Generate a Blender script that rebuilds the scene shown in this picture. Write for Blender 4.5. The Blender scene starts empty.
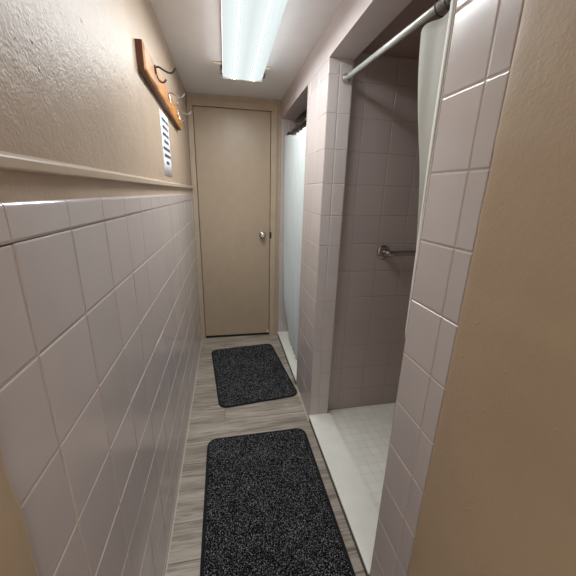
import bpy, bmesh, math, random
from mathutils import Vector, Matrix, noise
random.seed(7)
scene = bpy.context.scene
COL = scene.collection

# ------------------------------------------------------------------ measures (metres)
W, H, D = 0.7254, 2.060, 2.772          # corridor width, ceiling height, back wall distance
T = 0.1549                              # tile pitch
ZCAP, Z1 = 1.325, 1.277                 # top of the tile wainscot, joint below its cap
RX = 0.842                              # inner face of the right hand wall (shower side)
HEAD = 1.922                            # underside of the header over the shower openings
YB, YA, YF, YE = 0.685, 1.526, 1.900, 2.730   # jambs of the two shower openings
YJ = 0.511                              # end of the tiles on the near right wall
SHX = 1.66                              # back wall of the showers
CURB = 0.047
LAMP = 450.0

# ------------------------------------------------------------------ materials
def srgb(r, g, b):
    def f(c):
        c /= 255.0
        return c / 12.92 if c <= .04045 else ((c + .055) / 1.055) ** 2.4
    return (f(r), f(g), f(b), 1)

class NT:
    def __init__(s, name):
        s.m = bpy.data.materials.new(name); s.m.use_nodes = True
        s.t = s.m.node_tree; s.n = s.t.nodes
        s.b = s.n['Principled BSDF']; s.out = s.n['Material Output']
    def node(s, typ, **kw):
        n = s.n.new(typ)
        for k, v in kw.items():
            if k in n.inputs.keys(): n.inputs[k].default_value = v
            else: setattr(n, k, v)
        return n
    def link(s, a, b): s.t.links.new(a, b)
    def coord(s, scale=(1, 1, 1), rot=(0, 0, 0), loc=(0, 0, 0)):
        g = s.node('ShaderNodeNewGeometry'); mp = s.node('ShaderNodeMapping')
        mp.inputs['Scale'].default_value = scale; mp.inputs['Rotation'].default_value = rot
        mp.inputs['Location'].default_value = loc
        s.link(g.outputs['Position'], mp.inputs['Vector']); return mp.outputs['Vector']
    def ramp(s, fac, stops):
        r = s.node('ShaderNodeValToRGB'); el = r.color_ramp.elements
        while len(el) < len(stops): el.new(.5)
        for e, (p, c) in zip(el, stops): e.position = p; e.color = c
        s.link(fac, r.inputs['Fac']); return r.outputs['Color']
    def bump(s, h, strength, dist, prev=None):
        b = s.node('ShaderNodeBump'); b.inputs['Strength'].default_value = strength
        b.inputs['Distance'].default_value = dist; s.link(h, b.inputs['Height'])
        if prev: s.link(prev, b.inputs['Normal'])
        s.link(b.outputs['Normal'], s.b.inputs['Normal']); return b.outputs['Normal']
    def base(s, c): s.link(c, s.b.inputs['Base Color'])
    def set(s, **kw):
        for k, v in kw.items(): s.b.inputs[k.replace('_', ' ')].default_value = v

def plain(name, col, rough, metal=0., bump=None, var=.06):
    a = NT(name); a.set(Roughness=rough, Metallic=metal)
    nz = a.node('ShaderNodeTexNoise', Scale=14., Detail=4.)
    a.link(a.coord(), nz.inputs['Vector'])
    lo = tuple(c * (1 - var) for c in col[:3]) + (1,); hi = tuple(min(1, c * (1 + var)) for c in col[:3]) + (1,)
    a.base(a.ramp(nz.outputs['Fac'], [(.3, lo), (.7, hi)]))
    if bump:
        n2 = a.node('ShaderNodeTexNoise', Scale=bump[0], Detail=3.)
        a.link(a.coord(), n2.inputs['Vector']); a.bump(n2.outputs['Fac'], bump[1], bump[2])
    return a.m

def plaster(name, col, rough, fine, drips):
    a = NT(name); a.set(Roughness=rough)
    nz = a.node('ShaderNodeTexNoise', Scale=5., Detail=5.); a.link(a.coord(), nz.inputs['Vector'])
    lo = tuple(c * .93 for c in col[:3]) + (1,); hi = tuple(min(1, c * 1.05) for c in col[:3]) + (1,)
    a.base(a.ramp(nz.outputs['Fac'], [(.3, lo), (.7, hi)]))
    n1 = a.node('ShaderNodeTexNoise', Scale=210., Detail=2.); a.link(a.coord(), n1.inputs['Vector'])
    nrm = a.bump(n1.outputs['Fac'], fine, .0016)
    n3 = a.node('ShaderNodeTexNoise', Scale=38., Detail=2.); a.link(a.coord(), n3.inputs['Vector'])
    nrm = a.bump(n3.outputs['Fac'], fine * .8, .003, nrm)
    if drips:
        v = a.node('ShaderNodeTexVoronoi', Scale=34.); v.inputs['Randomness'].default_value = 1
        nw = a.node('ShaderNodeTexNoise', Scale=45., Detail=2.); a.link(a.coord(), nw.inputs['Vector'])
        mx = a.node('ShaderNodeMixRGB'); mx.inputs['Fac'].default_value = .018
        a.link(a.coord(), mx.inputs['Color1']); a.link(nw.outputs['Color'], mx.inputs['Color2'])
        a.link(mx.outputs['Color'], v.inputs['Vector'])
        h = a.ramp(v.outputs['Distance'], [(.05, (1, 1, 1, 1)), (.17, (0, 0, 0, 1))])
        nm = a.node('ShaderNodeTexNoise', Scale=9., Detail=1.); a.link(a.coord(), nm.inputs['Vector'])
        msk = a.ramp(nm.outputs['Fac'], [(.5, (0, 0, 0, 1)), (.62, (1, 1, 1, 1))])
        mu = a.node('ShaderNodeMixRGB', blend_type='MULTIPLY'); mu.inputs['Fac'].default_value = 1
        a.link(h, mu.inputs['Color1']); a.link(msk, mu.inputs['Color2'])
        a.bump(mu.outputs['Color'], drips, .0022, nrm)
    return a.m

BEIGE = srgb(184, 163, 142)
M_plaster = plaster('beige_gloss_paint', BEIGE, .42, .6, 1.)
M_plaster_flat = plaster('beige_paint_rough', srgb(184, 162, 135), .5, .28, .4)
M_trim = plain('beige_trim_paint', srgb(190, 171, 149), .4, bump=(90, .15, .001))
M_frame = plain('beige_door_frame_paint', srgb(190, 171, 148), .38, bump=(60, .12, .001))
M_door = plain('beige_door_paint', srgb(181, 161, 137), .36, bump=(120, .12, .001), var=.03)
M_ceil = plain('ceiling_paint', srgb(234, 233, 233), .75, bump=(160, .12, .001), var=.02)
M_lilac = plain('lilac_wall_paint', srgb(198, 186, 184), .38, bump=(120, .12, .001), var=.03)
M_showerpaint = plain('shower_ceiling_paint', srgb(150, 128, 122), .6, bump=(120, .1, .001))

def tilemat(name, c1, c2, rough):
    a = NT(name); a.set(Roughness=rough)
    g = a.node('ShaderNodeNewGeometry')
    nz = a.node('ShaderNodeTexNoise', Scale=9., Detail=4.); a.link(a.coord(), nz.inputs['Vector'])
    mx = a.node('ShaderNodeMixRGB'); mx.inputs['Fac'].default_value = .5
    a.link(g.outputs['Random Per Island'], mx.inputs['Color1']); a.link(nz.outputs['Fac'], mx.inputs['Color2'])
    a.base(a.ramp(mx.outputs['Color'], [(.25, c1), (.75, c2)]))
    n2 = a.node('ShaderNodeTexNoise', Scale=16., Detail=1.); a.link(a.coord(), n2.inputs['Vector'])
    a.bump(n2.outputs['Fac'], .10, .004)
    return a.m
M_tile = tilemat('mauve_glazed_tile', srgb(197, 188, 185), srgb(204, 194, 191), .2)
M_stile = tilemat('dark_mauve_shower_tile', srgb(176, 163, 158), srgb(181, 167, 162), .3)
M_grout = plain('tile_grout', srgb(194, 178, 165), .8, bump=(300, .3, .0008), var=.12)
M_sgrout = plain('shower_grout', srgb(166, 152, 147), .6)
M_cap = plain('mauve_glazed_trim_tile', srgb(203, 193, 191), .16, var=.03)
M_curb = plain('ivory_curb', srgb(249, 249, 240), .4, bump=(80, .1, .001), var=.03)
M_curbface = plain('grey_shadowed_curb_edge', srgb(96, 92, 86), .5)  # grey edge, toned dark for the shadow on the curb's front face
M_caulk = plain('caulk', srgb(210, 200, 188), .6)

def floor_mat():
    a = NT('grey_wood_look_floor'); a.set(Roughness=.42)
    v = a.coord(loc=(.395, -.118, 0))
    br = a.node('ShaderNodeTexBrick', offset=.5, offset_frequency=2)
    br.inputs['Scale'].default_value = 1; br.inputs['Mortar Size'].default_value = .0011
    br.inputs['Brick Width'].default_value = 1.22; br.inputs['Row Height'].default_value = .15
    br.inputs['Color1'].default_value = (0, 0, 0, 1); br.inputs['Color2'].default_value = (1, 1, 1, 1)
    br.inputs['Mortar'].default_value = (.5, .5, .5, 1); br.inputs['Mortar Smooth'].default_value = .2
    a.link(v, br.inputs['Vector'])
    # grain runs across the corridor, shifted from plank to plank
    sx = a.node('ShaderNodeVectorMath', operation='SCALE'); sx.inputs['Scale'].default_value = 3.
    a.link(br.outputs['Color'], sx.inputs[0])
    ad = a.node('ShaderNodeVectorMath', operation='ADD'); a.link(a.coord(scale=(5, 95, 1)), ad.inputs[0]); a.link(sx.outputs[0], ad.inputs[1])
    n1 = a.node('ShaderNodeTexNoise', Scale=1., Detail=7., Distortion=.7); n1.inputs['Roughness'].default_value = .65
    a.link(ad.outputs[0], n1.inputs['Vector'])
    ad2 = a.node('ShaderNodeVectorMath', operation='ADD'); a.link(a.coord(scale=(2.5, 16, 1)), ad2.inputs[0]); a.link(sx.outputs[0], ad2.inputs[1])
    n2 = a.node('ShaderNodeTexNoise', Scale=1., Detail=3.); a.link(ad2.outputs[0], n2.inputs['Vector'])
    mix = a.node('ShaderNodeMixRGB'); mix.inputs['Fac'].default_value = .4
    a.link(n1.outputs['Fac'], mix.inputs['Color1']); a.link(n2.outputs['Fac'], mix.inputs['Color2'])
    c = a.ramp(mix.outputs['Color'], [(.32, srgb(98, 88, 79)), (.46, srgb(164, 153, 141)), (.56, srgb(198, 188, 174)), (.7, srgb(216, 208, 196))])
    tint = a.node('ShaderNodeMixRGB', blend_type='MULTIPLY'); tint.inputs['Fac'].default_value = 1
    a.link(c, tint.inputs['Color1']); a.link(a.ramp(br.outputs['Color'], [(0, (.86, .85, .84, 1)), (1, (1, 1, 1, 1))]), tint.inputs['Color2'])
    jn = a.node('ShaderNodeMixRGB'); a.link(br.outputs['Fac'], jn.inputs['Fac'])
    a.link(tint.outputs['Color'], jn.inputs['Color1']); jn.inputs['Color2'].default_value = srgb(70, 62, 55)
    a.base(jn.outputs['Color'])
    nn = a.bump(n1.outputs['Fac'], .25, .0015)
    inv = a.node('ShaderNodeMath', operation='SUBTRACT'); inv.inputs[0].default_value = 1; a.link(br.outputs['Fac'], inv.inputs[1])
    a.bump(inv.outputs[0], .5, .0015, nn)
    return a.m
M_floor = floor_mat()

def mosaic():
    a = NT('ivory_mosaic_floor'); a.set(Roughness=.4)
    br = a.node('ShaderNodeTexBrick', offset=0., offset_frequency=2)
    br.inputs['Scale'].default_value = 1; br.inputs['Mortar Size'].default_value = .0016
    br.inputs['Brick Width'].default_value = .052; br.inputs['Row Height'].default_value = .052
    br.inputs['Color1'].default_value = srgb(240, 240, 228); br.inputs['Color2'].default_value = srgb(248, 248, 238)
    br.inputs['Mortar'].default_value = srgb(228, 226, 213)
    a.link(a.coord(), br.inputs['Vector']); a.base(br.outputs['Color'])
    inv = a.node('ShaderNodeMath', operation='SUBTRACT'); inv.inputs[0].default_value = 1; a.link(br.outputs['Fac'], inv.inputs[1])
    a.bump(inv.outputs[0], .35, .0012)
    return a.m
M_mosaic = mosaic()

def wood():
    a = NT('varnished_pine'); a.set(Roughness=.5)
    n = a.node('ShaderNodeTexNoise', Scale=1., Detail=6., Distortion=1.2); a.link(a.coord(scale=(60, 5, 42)), n.inputs['Vector'])
    a.base(a.ramp(n.outputs['Fac'], [(.3, srgb(122, 72, 30)), (.5, srgb(176, 116, 56)), (.7, srgb(204, 146, 82))]))
    a.bump(n.outputs['Fac'], .12, .001)
    return a.m
M_wood = wood()
M_wooddark = plain('dark_pine', srgb(98, 58, 38), .5, bump=(200, .3, .001), var=.2)
M_bronze = plain('dark_bronze', srgb(92, 78, 66), .3, .9)
M_steel = plain('brushed_steel', srgb(196, 194, 190), .24, 1.)
M_chrome = plain('chrome', srgb(176, 170, 164), .14, 1.)
M_dark = plain('dull_dark_steel_and_gap_shade', srgb(110, 106, 102), .32, .9)
M_black = plain('black_plate_and_gap_shade', srgb(20, 18, 17), .4)
M_whitemetal = plain('white_enamel', srgb(235, 234, 228), .4)
M_cream = plain('cream_enamel', srgb(226, 214, 190), .45)
M_rod = plain('white_rod', srgb(214, 218, 214), .22, .35)
M_paper = plain('white_paper', srgb(238, 240, 242), .7, var=.01)
M_ink = plain('navy_ink', srgb(44, 52, 84), .7)
M_teal = plain('teal_ink', srgb(40, 92, 96), .7)
M_binding = plain('black_binding', srgb(17, 17, 19), .8)

def cloth(name, c):
    a = NT(name); a.set(Roughness=.6)
    w = a.node('ShaderNodeTexNoise', Scale=400., Detail=1.); a.link(a.coord(), w.inputs['Vector'])
    a.base(a.ramp(w.outputs['Fac'], [(.3, tuple(x * .95 for x in c[:3]) + (1,)), (.7, c)]))
    a.bump(w.outputs['Fac'], .1, .0006)
    tr = a.node('ShaderNodeBsdfTranslucent'); tr.inputs['Color'].default_value = c
    mx = a.node('ShaderNodeMixShader'); mx.inputs['Fac'].default_value = .18
    a.link(a.b.outputs['BSDF'], mx.inputs[1]); a.link(tr.outputs['BSDF'], mx.inputs[2]); a.link(mx.outputs['Shader'], a.out.inputs['Surface'])
    return a.m
M_curtain = cloth('ivory_vinyl_curtain', srgb(182, 180, 170))
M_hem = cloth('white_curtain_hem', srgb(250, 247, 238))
M_curtain_white = cloth('white_fabric_curtain', srgb(232, 240, 240))

def matpile():
    a = NT('charcoal_fleck_pile'); a.set(Roughness=.95)
    a.b.inputs['Specular IOR Level'].default_value = .1
    n = a.node('ShaderNodeTexNoise', Scale=235., Detail=2.); a.link(a.coord(), n.inputs['Vector'])
    n2 = a.node('ShaderNodeTexNoise', Scale=14., Detail=3.); a.link(a.coord(), n2.inputs['Vector'])
    mx = a.node('ShaderNodeMixRGB'); mx.inputs['Fac'].default_value = .06
    a.link(n.outputs['Fac'], mx.inputs['Color1']); a.link(n2.outputs['Fac'], mx.inputs['Color2'])
    a.base(a.ramp(mx.outputs['Color'], [(.45, srgb(13, 13, 15)), (.54, srgb(40, 40, 43)), (.60, srgb(118, 118, 122)), (.7, srgb(165, 165, 168))]))
    a.bump(n.outputs['Fac'], .9, .004)
    return a.m
M_pile = matpile()

def lensmat():
    a = NT('lit_lamp_lens'); a.set(Roughness=.3)
    sp = a.node('ShaderNodeSeparateXYZ'); a.link(a.coord(), sp.inputs[0])
    # two tubes glow through the lens
    r = a.node('ShaderNodeMapRange'); r.inputs['From Min'].default_value = .268; r.inputs['From Max'].default_value = .502
    a.link(sp.outputs['X'], r.inputs['Value'])
    c = a.ramp(r.outputs[0], [(0, (.80, .80, .80, 1)), (.27, (1, 1, 1, 1)), (.5, (.82, .82, .82, 1)), (.73, (1, 1, 1, 1)), (1, (.80, .80, .80, 1))])
    mu = a.node('ShaderNodeMath', operation='MULTIPLY'); a.link(c, mu.inputs[0]); mu.inputs[1].default_value = .86
    a.b.inputs['Base Color'].default_value = (0, 0, 0, 1)
    a.b.inputs['Emission Color'].default_value = (.89, 1., 1., 1)
    a.link(mu.outputs[0], a.b.inputs['Emission Strength'])
    return a.m
M_lens = lensmat()
M_lensside = NT('lit_lens_side'); M_lensside.set(Roughness=.4)
M_lensside.b.inputs['Emission Color'].default_value = (.94, .98, 1., 1); M_lensside.b.inputs['Emission Strength'].default_value = 4.0
M_lensside = M_lensside.m
M_tube = NT('lit_tube_glow'); M_tube.b.inputs['Emission Color'].default_value = (.94, .98, 1., 1); M_tube.b.inputs['Emission Strength'].default_value = LAMP
M_tube = M_tube.m

# ------------------------------------------------------------------ mesh helpers
def finish(name, bm, mats, parent=None, smooth=False, bevel=0, seg=2):
    bm.normal_update()
    me = bpy.data.meshes.new(name); bm.to_mesh(me); bm.free()
    for m in (mats if isinstance(mats, (list, tuple)) else [mats]): me.materials.append(m)
    o = bpy.data.objects.new(name, me); COL.objects.link(o)
    if smooth:
        for p in me.polygons: p.use_smooth = True
    if bevel:
        b = o.modifiers.new('bevel', 'BEVEL'); b.width = bevel; b.segments = seg; b.limit_method = 'ANGLE'; b.angle_limit = math.radians(40)
    if parent:
        o.parent = parent
        o.location = -Vector(parent.location)      # meshes are written in world measures
    return o

def empty(name, loc):
    o = bpy.data.objects.new(name, None); COL.objects.link(o); o.location = loc; o.empty_display_size = .05
    return o

def tag(o, label, cat, group=None, kind=None):
    o['label'] = label; o['category'] = cat
    if group: o['group'] = group
    if kind: o['kind'] = kind
    return o

def box(bm, a, b, mat=0):
    x0, y0, z0 = a; x1, y1, z1 = b
    v = [bm.verts.new(p) for p in ((x0,y0,z0),(x1,y0,z0),(x1,y1,z0),(x0,y1,z0),(x0,y0,z1),(x1,y0,z1),(x1,y1,z1),(x0,y1,z1))]
    for f in ((0,3,2,1),(4,5,6,7),(0,1,5,4),(1,2,6,5),(2,3,7,6),(3,0,4,7)):
        bm.faces.new([v[i] for i in f]).material_index = mat
    return v

def tube(bm, pts, rad, seg=12, mat=0, cap=True):
    pts = [Vector(p) for p in pts]; rs = rad if isinstance(rad, (list, tuple)) else [rad] * len(pts)
    rings = []; prev = None
    for i, p in enumerate(pts):
        d = (pts[min(i+1, len(pts)-1)] - pts[max(i-1, 0)]).normalized()
        if prev is None:
            n = d.orthogonal().normalized()
        else:
            n = (prev - d * prev.dot(d)).normalized()
        prev = n; b = d.cross(n)
        rings.append([bm.verts.new(p + (n * math.cos(t) + b * math.sin(t)) * rs[i]) for t in [2*math.pi*k/seg for k in range(seg)]])
    for r0, r1 in zip(rings, rings[1:]):
        for k in range(seg):
            f = bm.faces.new((r0[k], r0[(k+1) % seg], r1[(k+1) % seg], r1[k])); f.smooth = True; f.material_index = mat
    if cap:
        bm.faces.new(list(reversed(rings[0]))).material_index = mat; bm.faces.new(rings[-1]).material_index = mat

def lathe(bm, o, axis, prof, seg=24, mat=0):
    """prof: list of (distance along axis, radius)"""
    o = Vector(o); ax = Vector(axis).normalized(); n = ax.orthogonal().normalized(); b = ax.cross(n)
    rings = []
    for h, r in prof:
        rings.append([bm.verts.new(o + ax*h + (n*math.cos(t) + b*math.sin(t))*max(r, 1e-5)) for t in [2*math.pi*k/seg for k in range(seg)]])
    for r0, r1 in zip(rings, rings[1:]):
        for k in range(seg):
            f = bm.faces.new((r0[k], r0[(k+1) % seg], r1[(k+1) % seg], r1[k])); f.smooth = True; f.material_index = mat
    bm.faces.new(list(reversed(rings[0]))).material_index = mat; bm.faces.new(rings[-1]).material_index = mat

def spline(pts, n=8):
    pts = [Vector(p) for p in pts]; out = []
    for i in range(len(pts) - 1):
        p0 = pts[max(i-1, 0)]; p1 = pts[i]; p2 = pts[i+1]; p3 = pts[min(i+2, len(pts)-1)]
        for k in range(n):
            t = k / n
            out.append(.5*((2*p1) + (p2-p0)*t + (2*p0-5*p1+4*p2-p3)*t*t + (3*p1-p0-3*p2+p3)*t**3))
    out.append(pts[-1]); return out

def tiles(bm, O, U, V, N, us, vs, tm, gm, gap=.003, ch=.0030, jit=0.):
    """cushion edged tiles on a grid of joints us x vs, with a grout bed behind; O + u U + v V, faces point to N"""
    O, U, V, N = Vector(O), Vector(U), Vector(V), Vector(N)
    flip = U.cross(V).dot(N) < 0
    def face(vs_, m, sm=False):
        f = bm.faces.new(list(reversed(vs_)) if flip else vs_); f.material_index = m; f.smooth = sm
    P = lambda u, v, h: bm.verts.new(O + U*u + V*v + N*h)
    face([P(us[0], vs[0], -.0014), P(us[-1], vs[0], -.0014), P(us[-1], vs[-1], -.0014), P(us[0], vs[-1], -.0014)], gm)
    for i in range(len(us)-1):
        for j in range(len(vs)-1):
            u0, u1, v0, v1 = us[i]+gap/2, us[i+1]-gap/2, vs[j]+gap/2, vs[j+1]-gap/2
            if u1-u0 < .006 or v1-v0 < .006: continue
            rings = []
            off = random.uniform(-jit, jit)
            for ins, h in ((0, -.004), (0, -.0016), (ch*.3, -.0006), (ch, 0)):
                h += off
                rings.append([P(u0+ins, v0+ins, h), P(u1-ins, v0+ins, h), P(u1-ins, v1-ins, h), P(u0+ins, v1-ins, h)])
            for a, b in zip(rings, rings[1:]):
                for k in range(4): face([a[k], a[(k+1) % 4], b[(k+1) % 4], b[k]], tm)
            face(rings[-1], tm)

def steps(lo, hi, start, pitch):
    """joint positions between lo and hi through 'start' at 'pitch'"""
    k = math.ceil((lo - start) / pitch + .05); out = [lo]
    while start + k*pitch < hi - .008:
        if start + k*pitch > lo + .008: out.append(start + k*pitch)
        k += 1
    return out + [hi]

# ------------------------------------------------------------------ the setting
bm = bmesh.new(); box(bm, (-.10, -.75, -.08), (RX, 2.90, 0))
tag(finish('floor', bm, M_floor), 'grey wood-look plank floor of the narrow shower corridor', 'floor', kind='structure')
bm = bmesh.new(); box(bm, (-.10, -.75, H), (RX, 2.90, H+.08))
tag(finish('ceiling', bm, M_ceil), 'smooth off-white corridor ceiling around the fluorescent light', 'ceiling', kind='structure')

# left wall: painted plaster above, tile wainscot below, plaster again by the doorway
bm = bmesh.new(); box(bm, (-.10, -.75, 0), (-.008, 2.90, H), 0)
wl = tag(finish('wall_left', bm, M_plaster), 'beige glossy textured wall above the tile wainscot on the left', 'wall', kind='structure')
bm = bmesh.new()
YL = .328
tiles(bm, (0, 0, 0), (0, 1, 0), (0, 0, 1), (1, 0, 0), steps(YL, D, .436, T), steps(0, Z1, Z1, T), 0, 1, jit=.0004)
# rounded cap row
js = steps(YL, D, .436, T)
prof = [(-.006, Z1+.0015), (-.0016, Z1+.0015), (-.0004, Z1+.0028), (0, Z1+.004), (0, ZCAP-.006), (-.0006, ZCAP-.0035), (-.002, ZCAP-.0014), (-.004, ZCAP-.0003), (-.010, ZCAP)]
for a, b in zip(js, js[1:]):
    r = [[bm.verts.new((x, y, z)) for x, z in prof] for y in (a+.0013, b-.0013)]
    for k in range(len(prof)-1):
        f = bm.faces.new((r[0][k], r[1][k], r[1][k+1], r[0][k+1])); f.material_index = 2
    for s in (0, 1): bm.faces.new(r[s] if s == 0 else list(reversed(r[s]))).material_index = 2
v = [bm.verts.new(p) for p in ((-.0014, js[0], Z1-.002), (-.0014, js[-1], Z1-.002), (-.0014, js[-1], ZCAP-.004), (-.0014, js[0], ZCAP-.004))]
bm.faces.new(v).material_index = 1
v = [bm.verts.new(p) for p in ((-.0014, js[0], ZCAP-.004), (-.0014, js[-1], ZCAP-.004), (-.010, js[-1], ZCAP-.002), (-.010, js[0], ZCAP-.002))]
bm.faces.new(v).material_index = 1
finish('tile_wainscot', bm, [M_tile, M_grout, M_cap], wl)

def jamb(name, x0, xs, y0, yedge, sgn, seed, parent, amp):
    """plaster skin of the doorway the picture was taken from, ending in a lumpy rounded edge against the tiles"""
    bm = bmesh.new(); nz = 90; rows = []
    for i in range(nz+1):
        z = H*i/nz
        e = yedge + amp*noise.noise(Vector((seed, 0, z*14))) + amp*.6*noise.noise(Vector((seed, 3, z*42)))
        t = xs*(1 + .25*noise.noise(Vector((seed, 7, z*18))))
        row = [(x0, e+.002), (x0+sgn*t*.45, e), (x0+sgn*t*.85, e-.004), (x0+sgn*t, e-.010), (x0+sgn*t, e-.03), (x0+sgn*t, y0)]
        rows.append([bm.verts.new((x, y, z)) for x, y in row])
    for a, b in zip(rows, rows[1:]):
        for k in range(len(a)-1):
            q = (a[k], b[k], b[k+1], a[k+1])
            f = bm.faces.new(q if sgn > 0 else tuple(reversed(q))); f.smooth = True
    return finish(name, bm, M_plaster_flat, parent)
jamb('plaster_edge', -.008, .020, -.75, YL, 1, 2.3, wl, .007)

# chair rail on the left wall
bm = bmesh.new()
pr = [(-.009, 1.3855), (.000, 1.3825), (.005, 1.3795), (.006, 1.377), (.006, 1.3655), (.004, 1.3635), (-.009, 1.3635)]
ra = [bm.verts.new((x, -.75, z+.000)) for x, z in pr]; rb = [bm.verts.new((x, 2.758, z-.002)) for x, z in pr]
for k in range(len(pr)-1): bm.faces.new((ra[k], ra[k+1], rb[k+1], rb[k]))
bm.faces.new(list(reversed(ra))); bm.faces.new(rb)
tag(finish('trim_1', bm, M_trim, bevel=.001), 'thin beige chair rail running along the left wall above the tiles', 'chair rail', kind='structure')

# back wall with the door opening
DL, DR, DT = .036, .643, 1.972
bm = bmesh.new()
box(bm, (-.008, D, 0), (DL-.012, D+.10, H)); box(bm, (DR+.012, D, 0), (RX, D+.10, H)); box(bm, (DL-.012, D, DT+.010), (DR+.012, D+.10, H))
tag(finish('wall_back', bm, M_frame), 'beige painted end wall around the closed door', 'wall', kind='structure')

door = tag(empty('door_1', ((DL+DR)/2, D, 0)), 'plain beige flush door closed at the end of the corridor', 'door', kind='structure')
bm = bmesh.new(); box(bm, (DL+.003, D-.004, .028), (DR-.003, D+.036, DT-.003))
finish('door_panel', bm, M_door, door, bevel=.002)
bm = bmesh.new()
box(bm, (-.006, D-.014, 0), (DL-.001, D+.05, DT+.001)); box(bm, (DR+.001, D-.014, 0), (DR+.052, D+.05, DT+.001)); box(bm, (-.006, D-.014, DT+.001), (DR+.052, D+.05, DT+.048))
box(bm, (-.006, D-.020, 0), (.006, D-.010, DT+.048)); box(bm, (DR+.040, D-.020, 0), (DR+.052, D-.010, DT+.048))
finish('door_frame', bm, M_frame, door, bevel=.002)
bm = bmesh.new(); box(bm, (DL-.012, D+.037, 0), (DR+.012, D+.06, DT+.01)); box(bm, (DL+.004, D+.008, .001), (DR-.004, D+.037, .030)); finish('door_gap_shade', bm, M_black, door)  # black filler, painted shade for the gaps round and under the door
kn = (.574, D-.004, .985)
bm = bmesh.new(); lathe(bm, kn, (0, -1, 0), [(0, .031), (.004, .031), (.008, .027), (.010, .016)]); kr = finish('knob_rose', bm, M_steel, door)
bm = bmesh.new(); lathe(bm, (kn[0], kn[1]-.009, kn[2]), (0, -1, 0), [(0, .011), (.016, .011), (.022, .017), (.030, .0245), (.040, .027), (.048, .0255), (.053, .020), (.0545, .008), (.0535, .0035), (.0535, .0)]); finish('door_knob', bm, M_steel, door)
bm = bmesh.new(); box(bm, (DR-.006, D-.017, .955), (DR+.012, D-.0135, 1.012)); finish('strike_plate', bm, M_black, door, bevel=.001)
bm = bmesh.new(); box(bm, (.622, D-.0052, .030), (.636, D-.0035, .052)); finish('scuff_mark', bm, M_whitemetal, door, bevel=.0006)

# right wall: jamb, pillar, header and end strip in one, tiled
bm = bmesh.new()
e = .003
box(bm, (W+e, -.75, 0), (RX, YB-e, H), 0)
box(bm, (W+e, YA+e, 0), (RX-e, YF-e, H), 0)
box(bm, (W+e, YE+e, 0), (RX, D, H), 0)
box(bm, (W+.0005, YJ, HEAD), (RX, D, H), 0)
wr = tag(finish('wall_right', bm, M_lilac), 'pale mauve wall and header with the two shower openings on the right', 'wall', kind='structure')
ZR = steps(0, HEAD, 1.550, .1534)
bm = bmesh.new()
tiles(bm, (W, 0, 0), (0, 1, 0), (0, 0, 1), (-1, 0, 0), [YJ, .563, YB-.001], ZR + [2.015], 0, 1, jit=.0003)
tiles(bm, (W, 0, 0), (0, 1, 0), (0, 0, 1), (-1, 0, 0), [YA+.0005, YA+.155, YA+.31, YF-.0005], ZR, 0, 1, jit=.0003)
tiles(bm, (0, YA, 0), (1, 0, 0), (0, 0, 1), (0, -1, 0), [W+.0005, W+.052, RX-.001], ZR, 0, 1)
tiles(bm, (0, YF, 0), (1, 0, 0), (0, 0, 1), (0, 1, 0), [W+.0005, W+.052, RX-.001], ZR, 0, 1)
tiles(bm, (0, YB, 0), (1, 0, 0), (0, 0, 1), (0, 1, 0), [W+.0005, W+.052, RX-.001], ZR, 0, 1)
tiles(bm, (0, YE, 0), (1, 0, 0), (0, 0, 1), (0, -1, 0), [W+.0005, W+.052, RX-.001], ZR, 0, 1)
finish('wall_tile', bm, [M_tile, M_grout], wr)
jamb('plaster_edge', W+.003, .0065, -.75, YJ, -1, 5.1, wr, .0022)

# showers: walls, ceiling and floor of each stall
def stall(suffix, y0, y1, label):
    bm = bmesh.new()
    zt = 1.972
    box(bm, (RX-.002, y0-.08, 0), (SHX+.05, y0-.003, zt), 2); box(bm, (RX-.002, y1+.003, 0), (SHX+.05, y1+.08, zt), 2)
    box(bm, (SHX+.003, y0-.003, 0), (SHX+.05, y1+.003, zt), 2)
    z = steps(.024, zt, 1.550, .1534)
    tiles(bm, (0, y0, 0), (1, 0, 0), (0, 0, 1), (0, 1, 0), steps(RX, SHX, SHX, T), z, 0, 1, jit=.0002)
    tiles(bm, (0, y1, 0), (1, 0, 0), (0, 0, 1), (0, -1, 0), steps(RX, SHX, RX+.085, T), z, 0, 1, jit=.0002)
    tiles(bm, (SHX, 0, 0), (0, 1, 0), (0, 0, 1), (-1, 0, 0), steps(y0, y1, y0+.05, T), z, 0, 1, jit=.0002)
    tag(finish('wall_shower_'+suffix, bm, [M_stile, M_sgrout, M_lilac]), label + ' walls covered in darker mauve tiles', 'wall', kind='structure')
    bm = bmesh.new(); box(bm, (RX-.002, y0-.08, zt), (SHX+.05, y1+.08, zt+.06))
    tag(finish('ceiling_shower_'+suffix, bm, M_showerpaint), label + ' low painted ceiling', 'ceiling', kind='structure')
    bm = bmesh.new(); box(bm, (RX+.004, y0, -.05), (SHX, y1, .024))
    tag(finish('floor_shower_'+suffix, bm, M_mosaic), label + ' ivory mosaic floor behind the curb', 'floor', kind='structure')
stall('near', .625, 1.575, 'near shower stall')
stall('far', 1.850, YE+.005, 'far shower stall')

def curb(n, y0, y1, label):
    bm = bmesh.new()
    x0, x1 = W-.004, RX+.016
    box(bm, (x0+.003, y0, 0), (x1, y1, CURB-.012), 1)
    box(bm, (x0, y0, CURB-.012), (x1, y1, CURB), 0)
    tag(finish('trim_%d' % n, bm, [M_curb, M_curbface], bevel=.003), label, 'shower curb', kind='structure')
curb(2, YB+.001, YA-.001, 'ivory curb at the foot of the near shower opening')
curb(3, YF+.001, YE-.001, 'ivory curb at the foot of the far shower opening')
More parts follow.
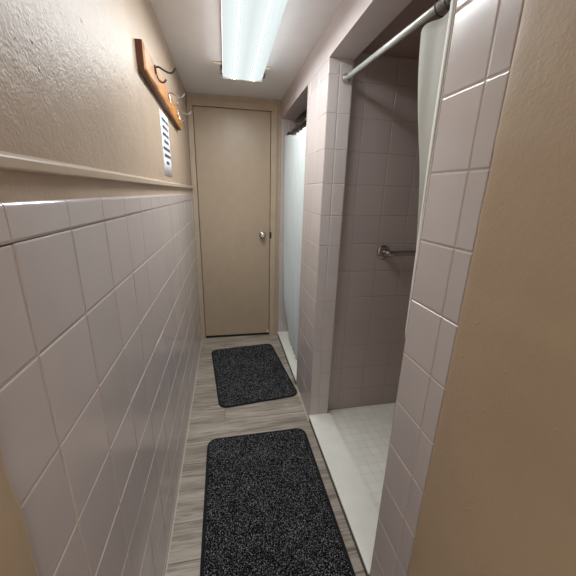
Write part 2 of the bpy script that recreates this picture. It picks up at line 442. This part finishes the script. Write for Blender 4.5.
# caulk line at the foot of the walls
bm = bmesh.new()
box(bm, (-.001, YL, 0), (.004, D-.02, .004)); finish('floor_caulk', bm, M_caulk, wl)
bm = bmesh.new()
box(bm, (W-.005, YA, 0), (W+.001, YF, .005)); box(bm, (W-.005, YJ, 0), (W+.001, YB, .005)); finish('floor_caulk', bm, M_caulk, wr)

# ------------------------------------------------------------------ ceiling light
LX0, LX1, LY0, LY1, LZ = .268, .502, .955, 2.176, 1.997
cl = tag(empty('ceiling_light', ((LX0+LX1)/2, (LY0+LY1)/2, H)), 'long lit fluorescent ceiling light with a wraparound lens', 'ceiling light')
bm = bmesh.new(); box(bm, (LX0-.002, LY0-.004, LZ+.030), (LX1+.002, LY1+.004, H)); finish('housing', bm, M_whitemetal, cl, bevel=.003)
bm = bmesh.new()
prof = []
for t in (0, .06, .15, .263, .277, .38, .5, .62, .723, .737, .85, .94, 1):
    prof.append((LX0 + (LX1-LX0)*t, LZ + .010*(abs(2*t-1)**6)))
prof = [(LX0, LZ+.0302)] + prof + [(LX1, LZ+.0302)]
r0 = [bm.verts.new((x, LY0+.004, z)) for x, z in prof]; r1 = [bm.verts.new((x, LY1-.004, z)) for x, z in prof]
for k in range(len(prof)-1): bm.faces.new((r0[k], r0[k+1], r1[k+1], r1[k]))
bm.faces.new(list(reversed(r0))).material_index = 1; bm.faces.new(r1).material_index = 1
for f in bm.faces:
    if len(f.verts) == 4 and max(v.co.z for v in f.verts) - min(v.co.z for v in f.verts) > .015: f.material_index = 1
    elif len(f.verts) == 4 and max(v.co.x for v in f.verts) - min(v.co.x for v in f.verts) < .0045: f.material_index = 2
bmesh.ops.recalc_face_normals(bm, faces=bm.faces)
finish('lens', bm, [M_lens, M_lensside, M_tube], cl)
for y in (LY0, LY1):
    bm = bmesh.new(); box(bm, (LX0-.001, y-.004, LZ-.003), (LX1+.001, y+.004, LZ+.040)); finish('end_cap', bm, M_whitemetal, cl, bevel=.002)
for sx, x in ((-1, LX0), (1, LX1)):
    for y in (LY1-.045, LY0+.045):
        bm = bmesh.new(); xa, xb = sorted((x+sx*.002, x+sx*.052))
        box(bm, (xa, y-.014, H-.010), (xb, y+.004, H-.002), 0)
        br = finish('mounting_bracket', bm, M_cream, cl, bevel=.001)
        xa, xb = sorted((x+sx*.001, x+sx*.016))
        bm = bmesh.new(); box(bm, (xa, y+.004, LZ+.012), (xb, y+.030, H-.002)); o = finish('lens_gap_shade', bm, M_dark, br, bevel=.001)  # dark block drawn in for the shadow gap beside the lens
        o.location = (0, 0, 0)

# ------------------------------------------------------------------ coat rack on the left wall
RY0, RY1 = 1.240, 2.125
tilt = -.030/(RY1-RY0)
rack = tag(empty('coat_rack', (-.008, (RY0+RY1)/2, 1.75)), 'varnished wooden coat rack with three double hooks high on the left wall', 'coat rack')
bm = bmesh.new()
def rz(y, z): return z + tilt*(y-RY0)
xb, xf, c = -.008, .018, .007
zb, zt = 1.717, 1.802
sec = lambda y, i, x: [bm.verts.new((x, y+(0), rz(y, z))) for y, z in ()]
back = [bm.verts.new((xb, y, rz(y, z))) for y, z in ((RY0, zb), (RY1, zb), (RY1, zt), (RY0, zt))]
mid = [bm.verts.new((xf-.005, y, rz(y, z))) for y, z in ((RY0, zb), (RY1, zb), (RY1, zt), (RY0, zt))]
fr = [bm.verts.new((xf, y, rz(y, z))) for y, z in ((RY0+c, zb+c), (RY1-c, zb+c), (RY1-c, zt-c), (RY0+c, zt-c))]
for a, b in ((back, mid), (mid, fr)):
    for k in range(4):
        f = bm.faces.new((a[k], a[(k+1) % 4], b[(k+1) % 4], b[k])); f.material_index = 1 if k in (3, 0) and a is back else 0  # darker pine on the near end and the underside
bm.faces.new(fr); bm.faces.new(list(reversed(back)))
bmesh.ops.recalc_face_normals(bm, faces=bm.faces)
finish('board', bm, [M_wood, M_wooddark], rack, bevel=.0015)
def hook(y, zc, m):
    bm = bmesh.new()
    tube(bm, [(xf, y, zc+.010), (xf+.004, y, zc+.010)], .0085, 14); tube(bm, [(xf, y, zc-.004), (xf+.004, y, zc-.004)], .007, 14)
    up = spline([(xf+.003, y, zc+.010), (xf+.014, y, zc+.012), (xf+.030, y, zc+.004), (xf+.048, y, zc-.003), (xf+.060, y, zc-.002), (xf+.069, y, zc+.008), (xf+.071, y, zc+.013)], 6)
    tube(bm, up, [.0034]*(len(up)-4) + [.0036, .0042, .0048, .0044], 10)
    lo = spline([(xf+.003, y, zc+.006), (xf+.006, y, zc-.010), (xf+.010, y, zc-.027), (xf+.020, y, zc-.036), (xf+.031, y, zc-.034), (xf+.036, y, zc-.026)], 6)
    tube(bm, lo, [.0032]*(len(lo)-3) + [.0038, .0044, .004], 10)
    h = finish('hook', bm, m, rack)
    return h
for i, y in enumerate((1.40, 1.68, 1.965)):
    hook(y, rz(y, 1.772), M_bronze if i == 0 else M_steel)
    h = rack.children[-1]
    bm = bmesh.new()
    for dz in (.010, -.004): lathe(bm, (xf+.004, y, rz(y, 1.772)+dz), (1, 0, 0), [(0, .0045), (.0015, .0040), (.0022, .0015)], 12)
    s = finish('screw', bm, M_steel, h); s.location = (0, 0, 0)

# ------------------------------------------------------------------ notice
ps = tag(empty('paper_notice', (-.008, 1.68, 1.41)), 'white printed paper notice on the left wall under the coat rack', 'notice')
bm = bmesh.new()
y0, y1, z0, z1 = 1.575, 1.783, 1.408, 1.680
ny = 10
g = [[bm.verts.new((-.0072 + .0010*math.sin(i/ny*3.1), y0+(y1-y0)*i/ny, z0+(z1-z0)*j/4)) for i in range(ny+1)] for j in range(5)]
for j in range(4):
    for i in range(ny): bm.faces.new((g[j][i], g[j][i+1], g[j+1][i+1], g[j+1][i])).smooth = True
o = finish('sheet', bm, M_paper, ps)
so = o.modifiers.new('t', 'SOLIDIFY'); so.thickness = .0004; so.offset = -1
bm = bmesh.new()
rr = random.Random(3)
for k, wd in enumerate((.80, .66, .72, .60, .82, .76, .36)):
    z = z1 - .030 - k*.030; c0 = (y0+y1)/2 - wd*(y1-y0)*.5; end = c0 + wd*(y1-y0); y = c0
    while y < end - .008:
        l = rr.uniform(.008, .022); m = 1 if k == 0 else 0
        q = [bm.verts.new((-.0043, a, b)) for a, b in ((y, z-.007), (min(end, y+l), z-.007), (min(end, y+l), z+.006), (y, z+.006))]
        bm.faces.new(q).material_index = m; y += l + .004
finish('printed_lines', bm, [M_ink, M_teal], ps)

# ------------------------------------------------------------------ shower rods, curtains, grab bar
def rod(x, ya, yb, za, zb, r, mat, fm, label):
    t = tag(empty('curtain_rod', (x, (ya+yb)/2, (za+zb)/2)), label, 'curtain rod', 'curtain rods across the shower openings')
    bm = bmesh.new(); tube(bm, [(x, ya+.004, za), (x, yb-.004, zb)], r, 20); finish('pole', bm, mat, t)
    for y, z, s in ((ya, za, 1), (yb, zb, -1)):
        bm = bmesh.new(); lathe(bm, (x, y, z), (0, s, 0), [(0, r*2.0), (.005, r*1.95), (.012, r*1.5), (.016, r*1.25), (.024, r*1.25)]); f = finish('flange', bm, fm, t)
    return t
rod(.808, YB+.0005, YA-.0005, 1.800, 1.845, .0102, M_rod, M_steel, 'white steel curtain rod across the near shower opening')
rod(.790, YF+.0005, YE-.0005, 1.802, 1.806, .0102, M_dark, M_dark, 'dull curtain rod above the white curtain of the far shower')

def sheet(name, fn, nu, nv, mat, parent, th=.0012):
    bm = bmesh.new(); g = [[bm.verts.new(fn(i/nu, j/nv)) for i in range(nu+1)] for j in range(nv+1)]
    for j in range(nv):
        for i in range(nu): bm.faces.new((g[j][i], g[j][i+1], g[j+1][i+1], g[j+1][i])).smooth = True
    o = finish(name, bm, mat, parent)
    s = o.modifiers.new('t', 'SOLIDIFY'); s.thickness = th; s.offset = 0
    return o
def interp(z, tab):
    for (za, a), (zb, b) in zip(tab, tab[1:]):
        if za >= z >= zb: return a + (b-a)*(za-z)/(za-zb)
    return tab[-1][1]
def ring(bm, x, y, zrod, rr=.021):
    pts = [(x + rr*math.sin(t), y + .003*math.cos(t), zrod - .008 + rr*math.cos(t)) for t in [2*math.pi*k/20 for k in range(21)]]
    tube(bm, pts, .0022, 8, cap=False)

# near curtain: bunched at the near jamb, gathered in towards the bottom
c1 = tag(empty('shower_curtain', (.80, .74, 1.80)), 'ivory shower curtain bunched at the near side of the near shower', 'shower curtain', 'curtains of the two showers')
TAB = [(1.82, .918), (1.70, .900), (1.50, .850), (1.30, .797), (1.10, .760), (.90, .730), (.6, .715), (.0, .712)]
FRONT = [(1.82, .738), (1.6, .737), (1.2, .737), (.97, .739), (.88, .768), (.5, .775), (0, .775)]
def near_c(u, v):
    ztop, zbot = 1.764 + .006*math.cos(u*5*2*math.pi), .09
    z = ztop + (zbot-ztop)*v
    L = interp(z, TAB) - .697; xf_ = interp(z, FRONT)
    # plan of the bunched cloth: a fold by the jamb, one broad pleat, then back behind itself
    P = [(.835, .700), (xf_+.020, .697), (xf_, .699), (xf_+.003, .713), (xf_+.028, .722), (.782, .697+max(.030, L*.32)), (.786, .697+L*.62), (.783, .697+L*.93), (.795, .697+L), (.818, .697+L*.9), (.828, .697+L*.6), (.835, .697+L*.3)]
    k = min(int(u*(len(P)-1)), len(P)-2); t = u*(len(P)-1) - k
    p0 = P[max(k-1, 0)]; p1 = P[k]; p2 = P[k+1]; p3 = P[min(k+2, len(P)-1)]
    c = [.5*(2*p1[i] + (p2[i]-p0[i])*t + (2*p0[i]-5*p1[i]+4*p2[i]-p3[i])*t*t + (3*p1[i]-p0[i]-3*p2[i]+p3[i])*t**3) for i in (0, 1)]
    return (c[0] + .003*math.sin(c[1]*70 + 2*v), max(c[1], .690), z)
sheet('cloth', near_c, 110, 60, M_curtain, c1)
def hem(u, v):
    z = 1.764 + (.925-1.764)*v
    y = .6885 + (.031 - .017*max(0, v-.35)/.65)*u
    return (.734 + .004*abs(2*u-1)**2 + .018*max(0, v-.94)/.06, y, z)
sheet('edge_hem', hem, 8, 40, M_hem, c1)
for k in range(5):
    y = .714 + k*.036; zr = 1.800 + .045*(y-YB)/(YA-YB)
    bm = bmesh.new(); ring(bm, .808, y, zr); finish('curtain_ring', bm, M_dark, c1)

# far curtain: drawn across the far opening
c2 = tag(empty('shower_curtain', (.78, 2.4, 1.80)), 'white shower curtain drawn across the far shower opening', 'shower curtain', 'curtains of the two showers')
def far_c(u, v):
    ztop, zbot = 1.790 - .11*min(u, .5) + .004*math.cos(u*10*2*math.pi), .085
    z = ztop + (zbot-ztop)*v
    if u < .12: z += (.12-u)/.12*max(0, v-.86)*.9
    ye = 2.708 - .10*max(0, v-.55)/.45
    y = ye + (1.93-ye)*u
    x = .752 + .026*v + .020*(1-u)*0 + (.012+.006*v)*math.sin(u*9*2*math.pi + .9 + 1.2*v) + .035*max(0, v-.8)/.2*(1-u)
    return (x, y, z)
sheet('cloth', far_c, 150, 50, M_curtain_white, c2)
for k in range(6):
    bm = bmesh.new(); ring(bm, .790, 2.690 - k*.145, 1.806-.0005*k, .021); finish('curtain_ring', bm, M_dark, c2)

gb = tag(empty('grab_bar', (1.30, 1.575, 1.035)), 'chrome grab bar on the tiled wall inside the near shower', 'grab bar')
gy = 1.575
path = spline([(1.118, gy-.004, 1.046), (1.118, gy-.028, 1.046), (1.124, gy-.042, 1.046), (1.142, gy-.050, 1.046), (1.20, gy-.050, 1.046)], 6) + \
       spline([(1.44, gy-.050, 1.046), (1.498, gy-.050, 1.046), (1.516, gy-.042, 1.046), (1.522, gy-.028, 1.046), (1.522, gy-.004, 1.046)], 6)
bm = bmesh.new(); tube(bm, path, .0155, 16); finish('bar', bm, M_chrome, gb)
for x in (1.118, 1.522):
    bm = bmesh.new(); lathe(bm, (x, gy-.0003, 1.046), (0, -1, 0), [(0, .039), (.003, .039), (.008, .034), (.011, .018)]); finish('flange', bm, M_chrome, gb)

# ------------------------------------------------------------------ bath mats
def bath_mat(cx, cy, w, l, rot, label, notch=False):
    t = tag(empty('bath_mat', (0, 0, 0)), label, 'bath mat', 'bath mats on the corridor floor'); t.location = (0, 0, 0)
    R = Matrix.Rotation(rot, 4, 'Z'); rc = .055
    def outline(ins, n=10):
        pts = []; a, b = w/2-ins, l/2-ins; r = rc-ins
        for qx, qy, a0 in ((a-r, b-r, 0), (-a+r, b-r, 90), (-a+r, -b+r, 180), (a-r, -b+r, 270)):
            for k in range(n+1):
                an = math.radians(a0 + 90*k/n); pts.append((qx + r*math.cos(an), qy + r*math.sin(an)))
        return pts
    def edge_lift(x, y):
        if not notch: return 0, 0
        f = math.exp(-((y + l/2)/.03)**2)
        d = .012*math.exp(-((x+.01)/.03)**2)*f - .008*math.exp(-((x-.045)/.04)**2)*f
        return d, .006*math.exp(-((x+.01)/.045)**2)*f
    def put(x, y, z):
        dy, dz = edge_lift(x, y)
        p = R @ Vector((x, y+dy, 0)); return (cx+p.x, cy+p.y, z+dz)
    # pile: dense displaced grid clipped to the rounded outline
    bm = bmesh.new()
    nx, ny = int(w/.0055), int(l/.0055); a, b = w/2-.010, l/2-.010; r = rc-.010
    def squash(x, y):
        ax, ay = abs(x)-(a-r), abs(y)-(b-r)
        if ax > 0 and ay > 0:
            m = max(ax, ay); d = math.hypot(ax, ay)
            if d > 1e-9:
                s = m/d; x = math.copysign(a-r+ax*s, x); y = math.copysign(b-r+ay*s, y)
        return x, y
    g = []
    for j in range(ny+1):
        row = []
        for i in range(nx+1):
            x, y = squash(-a+2*a*i/nx, -b+2*b*j/ny)
            ed = min(i, nx-i, j, ny-j)
            h = .0105 + .0022*random.uniform(-1, 1) + .0012*noise.noise(Vector((x*18, y*18, cx))) if ed > 0 else .003
            row.append(bm.verts.new(put(x, y, h)))
        g.append(row)
    for j in range(ny):
        for i in range(nx): bm.faces.new((g[j][i], g[j][i+1], g[j+1][i+1], g[j+1][i])).smooth = True
    finish('pile', bm, M_pile, t)
    # stitched binding round the edge
    bm = bmesh.new(); n = len(outline(0)); rings = []
    for ins, z in ((.001, .0008), (0, .004), (.002, .0085), (.006, .0105), (.011, .0095), (.014, .002)):
        rings.append([bm.verts.new(put(x, y, z)) for x, y in outline(ins)])
    for q0, q1 in zip(rings, rings[1:]):
        for k in range(n): bm.faces.new((q0[k], q0[(k+1) % n], q1[(k+1) % n], q1[k])).smooth = True
    bm.faces.new(list(reversed(rings[0])))
    finish('binding', bm, M_binding, t)
    return t
bath_mat(.403, 1.056, .562, .83, math.radians(.5), 'charcoal flecked bath mat on the floor before the near shower')
bath_mat(.408, 2.150, .545, .80, math.radians(6.0), 'charcoal flecked bath mat with rippled edge before the beige door', True)

# ------------------------------------------------------------------ camera, world, view
f_px = 308.58
cam = bpy.data.cameras.new('camera'); co = bpy.data.objects.new('camera', cam); COL.objects.link(co)
cam.sensor_width = 36; cam.lens = f_px/576*36; cam.clip_start = .02
Rv = Vector((.98106903, -.19185413, .02637328)); Uv = Vector((.03136975, .29182393, .95595749)); Fv = Vector((.19110075, .93703297, -.29231784))
m = Matrix((( Rv.x, Uv.x, -Fv.x, .25769), (Rv.y, Uv.y, -Fv.y, 0), (Rv.z, Uv.z, -Fv.z, 1.34385), (0, 0, 0, 1)))
co.matrix_world = m
scene.camera = co

wd = bpy.data.worlds.new('world'); scene.world = wd; wd.use_nodes = True
bg = wd.node_tree.nodes['Background']; bg.inputs['Color'].default_value = (1, .98, .96, 1); bg.inputs['Strength'].default_value = 1.3
scene.view_settings.view_transform = 'Standard'; scene.view_settings.look = 'None'
scene.view_settings.exposure = 0.22; scene.view_settings.gamma = 1.0; scene.view_settings.use_curve_mapping = False
